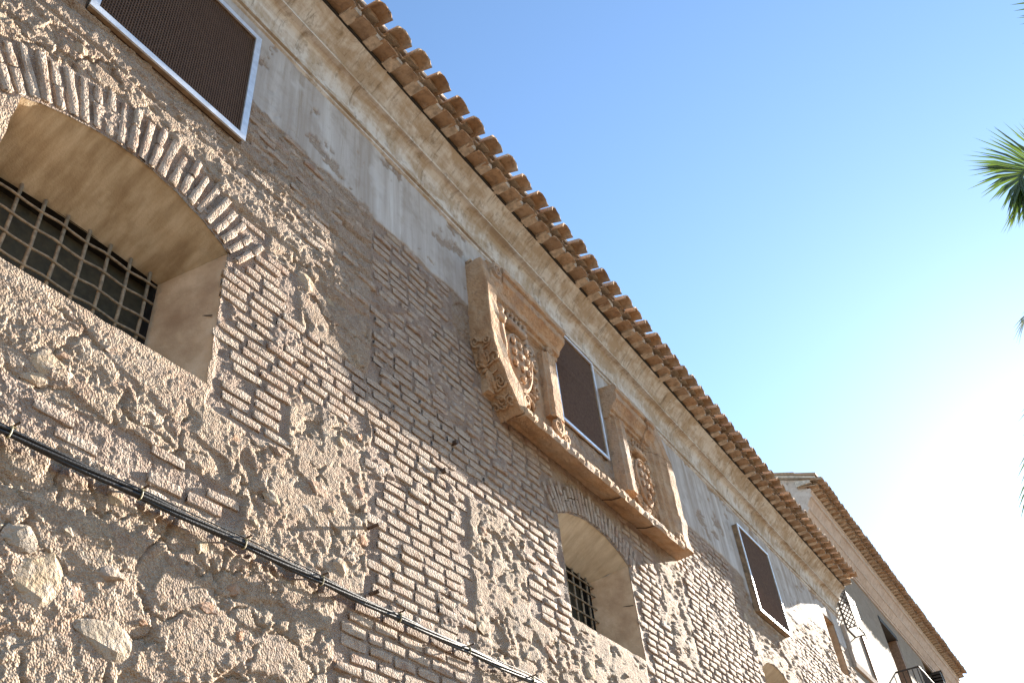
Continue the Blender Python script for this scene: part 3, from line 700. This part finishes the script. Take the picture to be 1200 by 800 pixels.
n = 10; ff = [(i*n+j, i*n+(j+1) % n, (i+1)*n+(j+1) % n, (i+1)*n+j) for i in range(len(sub)-1) for j in range(n)]
ff += [tuple(range(n)), tuple(range((len(sub)-1)*n, len(sub)*n))]
slab = b.add(vv, ff).build('side_slab', M['sand'], rL)
# scrollwork cut on the corbel underside: curls following the curved face
b = MB()
def on_corbel(u, y_):                     # u 0..1 along the foot, y_ depth
    i = 3+u*5; k = min(int(i), 7); t = i-k
    return (outer[k][0]*(1-t)+outer[k+1][0]*t-.012, y_, outer[k][1]*(1-t)+outer[k+1][1]*t-.008)
def curl(u0, y0, r, turns, rad, a0, sg):
    pts = []; rr = []
    for i in range(14):
        t = i/13; a = a0+sg*t*turns*6.283; q = r*(1-.8*t); pts.append(on_corbel(min(1, max(0, u0+q*math.cos(a)*1.0)), y0+q*.9*math.sin(a)*.75)); rr.append(rad*(1-.4*t))
    b.tube(pts, rr, 5)
for u0, y0, r, tu, a0, sg in ((.12, -.05, .07, 1.4, 0, 1), (.15, -.18, .06, 1.3, 2, -1), (.34, -.11, .09, 1.5, 1, 1), (.36, -.21, .06, 1.1, 3, 1), (.37, -.03, .05, 1.2, 4, -1), (.58, -.06, .09, 1.5, 2, -1), (.60, -.18, .08, 1.6, 5, 1), (.80, -.11, .09, 1.3, 1, -1), (.82, -.2, .06, 1.2, 0, 1), (.84, -.03, .05, 1., 3, 1)):
    curl(u0, y0, r, tu, .014, a0, sg)
for k in range(9): u0 = .1+.09*k; b.tube([on_corbel(u0, -.04-.02*(k % 3)), on_corbel(u0+.05, -.12), on_corbel(u0+.02, -.2)], [.007, .014, .006], 5)
b.build('scrollwork', M['sand'], slab, True)
b = MB()
for k in range(9):
    a = math.radians(15+k*18); b.tube([on_corbel(.44+.05*math.cos(a), -.125+.02*math.sin(a)), on_corbel(.44+.16*math.cos(a), -.125+.055*math.sin(a)), on_corbel(.44+.26*math.cos(a), -.125+.085*math.sin(a))], [.012, .026, .018], 6)
b.build('shell_fan', M['sand'], slab, True)
# back panel, moulded cornice, broken top scroll
MB().prof([(.02, 6.42), (-.085, 6.44), (-.085, 7.66), (.02, 7.68)], np.linspace(5.62, 7.06, 19).tolist(), fn=jfn(.012, 6, 2)).build('back_panel', M['sand'], rL)
MB().prof([(y*1.12-.02, 7.60+z) for y, z in MOULD], np.linspace(5.80, 7.08, 27).tolist(), fn=jfn(.010, 8, 3)).build('moulding', M['sand'], rL)
b = MB(); b.prof([(-.02, 7.56), (-.14, 7.58), (-.20, 7.66), (-.24, 7.78), (-.25, 7.92), (-.20, 8.02), (-.02, 8.06)], np.linspace(5.60, 5.83, 6).tolist(), fn=jfn(.016, 9, 4))
spiral(b, 5.70, -.25, 7.9, .09, 1.6, .03, 1, 1); b.build('broken_scroll', M['sand'], rL)
b = MB()
for k in range(5): b.tube([(5.5+.03*k, -.02-.03*k, 8.0-.05*k), (5.53+.04*k, -.05-.03*k, 8.06-.05*k), (5.60+.04*k, -.06-.03*k, 8.02-.05*k)], .02, 5)
b.build('worn_finial', M['sand'], rL, True)
def arms(parent, cx, cz, s, flip=1):
    # shield: convex field with raised border and rows of raised bosses, crown above, mantling around
    b = MB(); n = 22; outl = []
    for i in range(n):
        a = 2*math.pi*i/n; x_ = math.sin(a); z_ = math.cos(a)
        outl.append((cx+s*.24*x_*(1-.18*max(0, -z_)), cz+s*.36*(z_ if z_ > 0 else z_*1.12)*(.82 if z_ > 0 else 1)))
    v = []
    for q, y_ in ((1., -.085), (1., -.155), (.9, -.165), (.86, -.14), (.5, -.16), (.1, -.165)): v += [(cx+(x_-cx)*q, y_, cz+(z_-cz)*q) for x_, z_ in outl]
    f = [(k*n+j, k*n+(j+1) % n, (k+1)*n+(j+1) % n, (k+1)*n+j) for k in range(5) for j in range(n)]+[tuple(range(5*n, 6*n))]
    sh = b.add(v, f).build('shield', M['sand'], parent)
    for r_ in range(4):
        for c_ in range(3):
            if r_ == 3 and c_ != 1: continue
            x_ = cx+s*(-.12+.12*c_); z_ = cz+s*(.17-.14*r_); b = MB(); b.ball((x_, -.165, z_), s*.035, .7); b.tube([(x_-.03*s, -.165, z_-.03*s), (x_, -.18, z_-.055*s), (x_+.03*s, -.165, z_-.03*s)], s*.012, 5); b.build('boss', M['sand'], sh, True)
    b = MB(); b.prof([(-.09, cz+.36*s), (-.17, cz+.36*s), (-.18, cz+.40*s), (-.17, cz+.44*s), (-.09, cz+.44*s)], np.linspace(cx-.17*s, cx+.17*s, 9).tolist(), fn=jfn(.008, 12, 5))
    for k in range(5):
        x_ = cx+s*(-.16+.08*k); b.tube([(x_, -.14, cz+.43*s), (x_*1.0, -.155, cz+.50*s)], [s*.028, s*.014], 6); b.ball((x_, -.155, cz+.52*s), s*.026)
    b.build('crown', M['sand'], parent, True)
    b = MB()
    for sg in (-1, 1):
        for k, (dx, dz, r) in enumerate(((.30, .30, .085), (.33, .12, .075), (.32, -.06, .085), (.29, -.22, .075), (.20, -.36, .085), (.07, -.45, .07), (.22, .42, .06))):
            spiral(b, cx+sg*dx*s, -.105-.02*(k % 2), cz+dz*s, r*s, 1.4, .026*s, k*1.3, sg)
        for k in range(11):
            a = math.radians(-80+k*15); leafy(b, cx+sg*s*(.25*math.cos(a)+.02), -.10, cz+s*.40*math.sin(a), math.atan2(math.sin(a)*.4-.15, sg*math.cos(a)*.6), .15*s*random.uniform(.8, 1.2), .022*s)
    b.build('mantling', M['sand'], parent, True)
arms(rL, 6.17, 7.1, 1.02)
# pilaster beside the screen and the left column with volute foot
b = MB(); b.prof([(6.70, -.06), (6.70, -.15), (6.74, -.15), (6.76, -.185), (6.92, -.185), (6.94, -.15), (6.99, -.15), (6.99, -.06)], np.linspace(6.72, 7.56, 12).tolist(), axis='z', fn=jfn(.008, 7, 6)); b.build('pilaster', M['sand'], rL)
b = MB(); spiral(b, 6.78, -.16, 6.60, .10, 1.8, .035, 1.5, -1); spiral(b, 6.98, -.14, 6.56, .08, 1.5, .03, 1.5, 1); spiral(b, 6.85, -.16, 7.62, .06, 1.3, .025, 0, 1); b.build('volute', M['sand'], rL, True)
b = MB()
for z0, z1, r in ((6.62, 6.74, .07), (6.74, 7.30, .055), (7.30, 7.40, .075), (7.40, 7.52, .06)):
    b.tube([(5.775, -.17, z0), (5.775, -.18, (z0+z1)/2), (5.775, -.17, z1)], [r*.85, r*1.05, r*.9], 10)
b.build('column', M['sand'], rL, True)

rR = rl_thing(9.2, 'right sandstone coat of arms with foliage panel and broad moulded end pilaster')
MB().prof([(.02, 6.42), (-.085, 6.44), (-.085, 7.70), (.02, 7.72)], np.linspace(8.43, 9.5, 15).tolist(), fn=jfn(.012, 6, 7)).build('back_panel', M['sand'], rR)
MB().prof([(y*1.0-.015, 7.64+z) for y, z in MOULD], np.linspace(8.42, 9.28, 19).tolist(), fn=jfn(.009, 8, 8)).build('moulding', M['sand'], rR)
MB().prof([(y*.98-.03, 7.62+z*.98) for y, z in MOULD], np.linspace(9.285, 9.52, 7).tolist(), fn=jfn(.014, 8, 18)).build('moulding', M['sand'], rR)
b = MB(); b.prof([(8.44, -.06), (8.44, -.15), (8.48, -.15), (8.50, -.185), (8.62, -.185), (8.64, -.15), (8.68, -.15), (8.68, -.06)], np.linspace(6.62, 7.62, 14).tolist(), axis='z', fn=jfn(.010, 7, 9)); b.build('pilaster', M['sand'], rR)
arms(rR, 9.03, 7.02, .95)
# end pilaster: stacked vertical mouldings, its head leaning back towards the panel
PR = [(9.40, .02), (9.40, -.10), (9.46, -.12), (9.48, -.16), (9.56, -.165), (9.59, -.20), (9.72, -.215), (9.75, -.235), (9.93, -.24), (9.985, -.2), (10.0, .02)]
def lean(shift, z0, z1):
    f0 = jfn(.010, 6, 10)
    def fn(p, i, j):
        t = max(0, (p[2]-z0)/(z1-z0)); p = f0(p, i, j); return [p[0]-shift*t*(p[0]-9.2)/.8, p[1], p[2]+.0]
    return fn
MB().prof(PR, np.linspace(6.80, 7.62, 12).tolist(), axis='z', fn=lean(0, 0, 1), closed=True).build('end_pilaster', M['sand'], rR)
MB().prof(PR, np.linspace(7.628, 8.10, 9).tolist(), axis='z', fn=lean(.38, 7.62, 8.1), closed=True).build('pilaster_head', M['sand'], rR)
MB().prof([(x_, y_*1.03) for x_, y_ in PR], np.linspace(6.34, 6.79, 7).tolist(), axis='z', fn=jfn(.022, 5, 11), closed=True).build('pilaster_base', M['sand'], rR)
b = MB(); spiral(b, 9.99, -.12, 6.62, .10, 1.3, .05, 2.2, -1); b.build('broken_volute', M['sand'], rR, True)
b = MB(); spiral(b, 9.6, -.22, 6.4, .08, 1.2, .04, 0, 1); b.build('broken_volute', M['sand'], rR, True)

ld = thing('stone_ledge', 'long sandstone ledge with chipped upper edge under both coats of arms', 'ledge', (7.6, 0, 6.2))
LP = [(.02, 6.335), (-.06, 6.325), (-.12, 6.29), (-.18, 6.265), (-.255, 6.255), (-.265, 6.30), (-.262, 6.345), (-.20, 6.365), (-.185, 6.40), (-.19, 6.46), (-.14, 6.485), (.02, 6.49)]
fl = jfn(.010, 5, 12)
def ledge_fn(p, i, j):
    q = fl(p, i, j); c = float(gn(np.array([p[0]*4.]), np.array([j*.2]), 431)[0]); c2 = float(gn(np.array([p[0]*13.]), np.array([j*.5]), 432)[0])
    if j in (5, 6, 7): q[2] += .02*c+.012*c2; q[1] += .016*c2
    if j in (9, 10): q[2] += .03*c+.016*c2; q[1] += .02*max(0, c)
    return q
MB().prof(LP, np.linspace(5.95, 9.62, 92).tolist(), fn=ledge_fn).build('ledge_body', M['sand'], ld)
for x_ in (7.9, 8.75): MB().tube([(x_, -.25, 6.24), (x_+.02, -.14, 6.262), (x_+.03, -.02, 6.31)], .007, 5).build('clamp', M['iron'], ld)

# ---------------------------------------------------------------- cables and iron bars
cb = thing('cable_bundle', 'black twisted cable bundle strung along the rubble wall', 'cable', (4., -.05, 3.88))
clips = [.35, 1.62, 2.30, 2.97, 3.57, 4.29, 5.06, 5.9, 6.9, 8.0]
def cab(x, ph, rad, dz=0):
    k = 0
    for i in range(len(clips)-1):
        if clips[i] <= x: k = i
    t = (x-clips[k])/(clips[k+1]-clips[k]); sag = -.005*math.sin(math.pi*min(1, max(0, t))); a = x*3.2+ph
    return (x, -.074+rad*.4*math.sin(a), 3.897-.006*x+.012*max(0, 1.6-x)+sag+rad*math.cos(a)+dz)
for ph, r in ((0, .0098), (1.6, .0112), (3.1, .0105), (4.7, .0095)):
    MB().tube([cab(x_, ph, .015) for x_ in np.arange(-2, 9.5, .06)], r, 8).build('strand', M['cable'], cb, True)
MB().tube([(x_, -.045+.006*math.sin(x_*5), cab(x_, 0, 0)[2]+.046+.014*math.sin(x_*2.3+1)) for x_ in np.arange(-2, 9.5, .07)], .0042, 6).build('thin_wire', M['cable'], cb, True)
for c in clips:
    q = cab(c, 0, 0)
    pts = [(c, q[1]+.018*math.sin(a), q[2]+.03*math.cos(a)) for a in np.linspace(0, 2*math.pi, 11)]
    MB().tube([(c-.012, *p[1:]) for p in pts]+[(c+.012, *pts[-1][1:])], .0042, 5).build('strap', M['strap'], cb)
    MB().tube([(c, .03, q[2]+.035), (c+.004, -.115, q[2]+.045)], .006, 5).build('pin', M['iron'], cb)
def bar(x_, z_, L, r, label, sl=0., dz=0.):
    h_ = samp_h(x_, z_); o = MB().tube([(x_, .05, z_), (x_, -h_, z_), (x_+sl, -h_-L*.55, z_+dz*.5), (x_+sl*1.6, -h_-L, z_+dz)], r, 7)
    t = o.build('iron_bar', M['iron'], None); t['label'] = label; t['category'] = 'iron bar'; t['group'] = 'iron stubs sticking out of the wall'; return t
bar(4.06, 4.435, .095, .013, 'upper rusty iron stub over the cable, at the left edge of the brickwork')
bar(4.08, 3.985, .085, .014, 'lower rusty iron stub just above the cable, at the left edge of the brickwork')
bar(4.93, 5.27, .05, .024, 'stubby rusty iron lug in the sunlit brickwork beneath the shadow edge')
bar(5.10, 5.62, .05, .022, 'dark iron lug in the shaded brickwork left of the carved corbel')

# ---------------------------------------------------------------- neighbouring building
nb = thing('neighbouring_building', 'taller pale rendered building with heavy cornice and tiled eaves at the far end', 'building', (19.3, 0, 0))
XA, XB = 19.36, 37.5
HOLES = [(25.3, 27.35, 7.6, 10.27), (31.3, 32.9, 8.6, 10.6)]
b = MB(); xc = XA
for x0, x1, z0, z1 in HOLES:
    b.box(xc, x0, 0, .4, 0, 10.9); b.box(x0, x1, .002, .4, 0, z0); b.box(x0, x1, .002, .4, z1, 10.9); xc = x1
b.box(xc, XB, 0, .4, 0, 10.9)
b.build('wall', M['white'], nb)
MB().add([(XA+.01, .02, 0), (XA+.01, 4.7, 0), (XA+.01, 4.7, 13.6), (XA+.01, -.28, 11.68), (XA+.01, -.28, 11.3), (XA+.01, .02, 10.6),
          (XA+.3, .02, 0), (XA+.3, 4.7, 0), (XA+.3, 4.7, 13.6), (XA+.3, -.28, 11.68), (XA+.3, -.28, 11.3), (XA+.3, .02, 10.6)],
    [(0,1,2,3,4,5), (11,10,9,8,7,6), (0,6,7,1), (1,7,8,2), (2,8,9,3), (3,9,10,4), (4,10,11,5), (5,11,6,0)]).build('side_wall', M['cornice2'], nb)
MB().box(XB-.02, XB, .4, 6, 0, 11).build('far_wall', M['white'], nb)
P2 = [(.1, 10.62), (-.03, 10.63), (-.03, 10.70), (-.06, 10.71), (-.06, 10.76), (-.04, 10.77), (-.10, 10.84), (-.16, 10.93), (-.19, 10.95), (-.19, 11.0), (-.17, 11.02), (-.22, 11.10), (-.29, 11.2), (-.33, 11.22), (-.33, 11.33), (-.36, 11.35), (-.36, 11.42), (.1, 11.42)]
cornice('cornice', P2, XA-.02, XB, M['cornice2'], nb, step=.3)
rf = eaves(nb, XA-.1, XB, .28, -.68, 11.42)
def rz(y): return 11.42+.225+.405*(y+.56)
for k in range(9):
    ya = -.60+.46*k; yb = ya+.5
    MB().prof([(ya, rz(ya)+.012), (yb, rz(yb)-.006), (yb, rz(yb)+.05), (ya, rz(ya)+.075)], [XA-.13, XA-.06, XA+.02, XA+.1], closed=True, jit=.004).build('verge_tile', M['tile'], rf)
d = MB().box(25.3, 27.35, .38, .42, 7.6, 10.27).build('balcony_door', M['brown'], nb)
d['label'] = 'tall brown balcony door in a deep reveal'
MB().box(27.22, 27.352, .01, .38, 7.6, 10.12).build('door_jamb', M['brown'], d)
MB().box(25.302, 27.345, -.02, .38, 10.13, 10.272).build('lintel', M['shade'], d)  # shade under the lintel is put into its black colour
d2 = MB().box(31.3, 32.9, .3, .34, 8.6, 10.6).build('shuttered_window', M['shutter'], nb)
s_ = MB()
for k in range(18): s_.box(32.45, 32.85, -.28, -.005, 8.7+.1*k, 8.76+.1*k)
s_.box(32.86, 32.9, -.3, .05, 8.6, 10.6); s_.build('open_shutter', M['lattice'], d2)
rl = MB().box(24.8, 27.9, -.62, -.0, 7.48, 7.6).build('balcony', M['cornice2'], nb)
MB().tube([(24.85, 0, 8.62), (24.85, -.58, 8.62), (27.85, -.58, 8.62), (27.85, 0, 8.62)], .025, 6).build('handrail', M['lattice'], rl)
for k in range(5): MB().tube([(24.85, -.12*k-.05, 7.6), (24.85, -.12*k-.05, 8.62)], .012, 5).build('baluster', M['lattice'], rl)
for k in range(22): MB().tube([(24.95+.135*k, -.58, 7.6), (24.95+.135*k, -.58, 8.62)], .012, 5).build('baluster', M['lattice'], rl)
MB().box(21.5, 21.62, -.04, -.001, 7.3, 8.62).build('slot_strip', M['brown'], nb)  # raised brown strip added to stand in for a narrow slot
MB().prof([(-.07, 8.3), (-.001, 8.3), (-.001, 7.5), (-.07, 7.5)], [19.46, 19.58], closed=True).build('pilaster_edge', M['cornice2'], nb)
MB().prof([(-.075, 7.497), (-.001, 7.497), (-.001, 7.40), (-.05, 7.40)], [19.46, 25.2], closed=True).build('string_course', M['cornice2'], nb)
# projecting lattice window basket
bk = MB().box(20.1, 20.8, -.02, .01, 8.4, 9.2).build('window_basket', M['backing'], nb); bk['label'] = 'projecting dark iron lattice window basket'
def lat(nm, P):
    b = MB()
    for pts in P: b.tube(pts, .014, 4)
    b.build(nm, M['lattice'], bk)
def clipline(u0, u1, v0, v1, sg, off):
    pts = []
    for u in np.linspace(u0, u1, 60):
        v_ = v0+sg*(u-u0)+off
        if v0 <= v_ <= v1: pts.append((u, v_))
    return [pts[0], pts[-1]] if len(pts) > 1 else None
front, left = [], []
for o_ in np.arange(-1.4, 2.4, .115):
    for sg in (1, -1):
        q = clipline(20.1, 20.8, 8.4, 9.2, sg, o_)
        if q: front.append([(u, -.22, v_) for u, v_ in q])
        q = clipline(-.22, 0, 8.4, 9.2, sg*1.2, o_)
        if q: left.append([(20.1, u, v_) for u, v_ in q])
lat('front_lattice', front); lat('side_lattice', left)
lat('basket_frame', [[(20.1, 0, z_), (20.1, -.22, z_), (20.8, -.22, z_), (20.8, 0, z_)] for z_ in (8.4, 9.2)]+[[(x_, -.22, 8.3), (x_, -.22, 9.2)] for x_ in (20.1, 20.8)])

# ---------------------------------------------------------------- palm at the right, mostly outside the view
pc = Vector((9.75, -6.8, 7.85))
pm = thing('palm_tree', 'feathery green palm fronds reaching in at the right edge against bright sky', 'palm tree', (9.9, -6.9, 0))
MB().tube([(9.9, -6.9, 0), (9.95, -6.92, 2.2), (9.85, -6.85, 4.6), (9.78, -6.8, 6.8), (9.75, -6.8, 7.9)], [.30, .24, .21, .20, .17], 14).build('trunk', M['trunk'], pm, True)
def frond(tip, lift, nl=46, ll=.5, seed=0, mf=.5, roll=0.):
    r = random.Random(seed); tip = Vector(tip); midp = pc.lerp(tip, mf)+Vector((0, 0, lift)); hp = (tip-pc).cross(Vector((0, 0, 1))).normalized(); pts = []
    for i in range(25):
        t = i/24; pts.append(pc*(1-t)**2+midp*2*t*(1-t)+tip*t*t)
    rach = MB().tube(pts, [.03*(1-.85*i/24) for i in range(25)], 5).build('frond', M['leaf'], pm, True)
    b = MB()
    for k in range(nl*2):
        t = .14+.86*(k//2)/nl; i = min(int(t*24), 23); u = t*24-i; p = pts[i].lerp(pts[i+1], u); tan = (pts[i+1]-pts[i]).normalized()
        side = hp*math.cos(roll)+tan.cross(hp)*math.sin(roll)
        side = side.normalized()*(1 if k % 2 else -1); up = side.cross(tan); up = up if up.z > 0 else -up
        fw = .45+.9*t**2; dr = (side*(1.15-.7*t*t)+tan*fw+up*r.uniform(-.1, .35)).normalized(); L = ll*(.65+.5*math.sin(math.pi*min(1, t*.9+.08)))*r.uniform(.85, 1.1)
        wd = dr.cross(up).normalized()*.015; p1 = p+dr*L*.5+Vector((0, 0, -.015)); p2 = p+dr*L+Vector((0, 0, -.09*L/.5))
        b.add([p-wd*.5, p+wd*.5, p1+wd, p1-wd, p2], [(0, 1, 2, 3), (3, 2, 4)])
    b.build('leaflets', M['leaf'], rach)
cp = Vector(CP)
def onray(px, py, t):
    d = RT @ np.array([px-600, py-400, 1036.54]); d = d/np.linalg.norm(d); return tuple(CP+d*t)
frond(onray(1196, 220, 11.2), 1.0, 90, .72, 1, .86, 1.25)
frond(onray(1199, 378, 11.4), .9, 52, .42, 2)
frond(onray(1204, 588, 12.2), 1.6, 46, .5, 3)
frond(onray(1190, -78, 11.0), 1.4, 46, .5, 4)
for k in range(20):
    a = math.radians(-150+k*16); el = random.uniform(-.9, 1.4)
    if -1.2 < a < 2.4: frond((pc.x+2.6*math.cos(a)*.9+.4, pc.y-abs(1.6*math.sin(a))-.6, pc.z+el), random.uniform(.7, 1.5), 34, .5, 20+k)
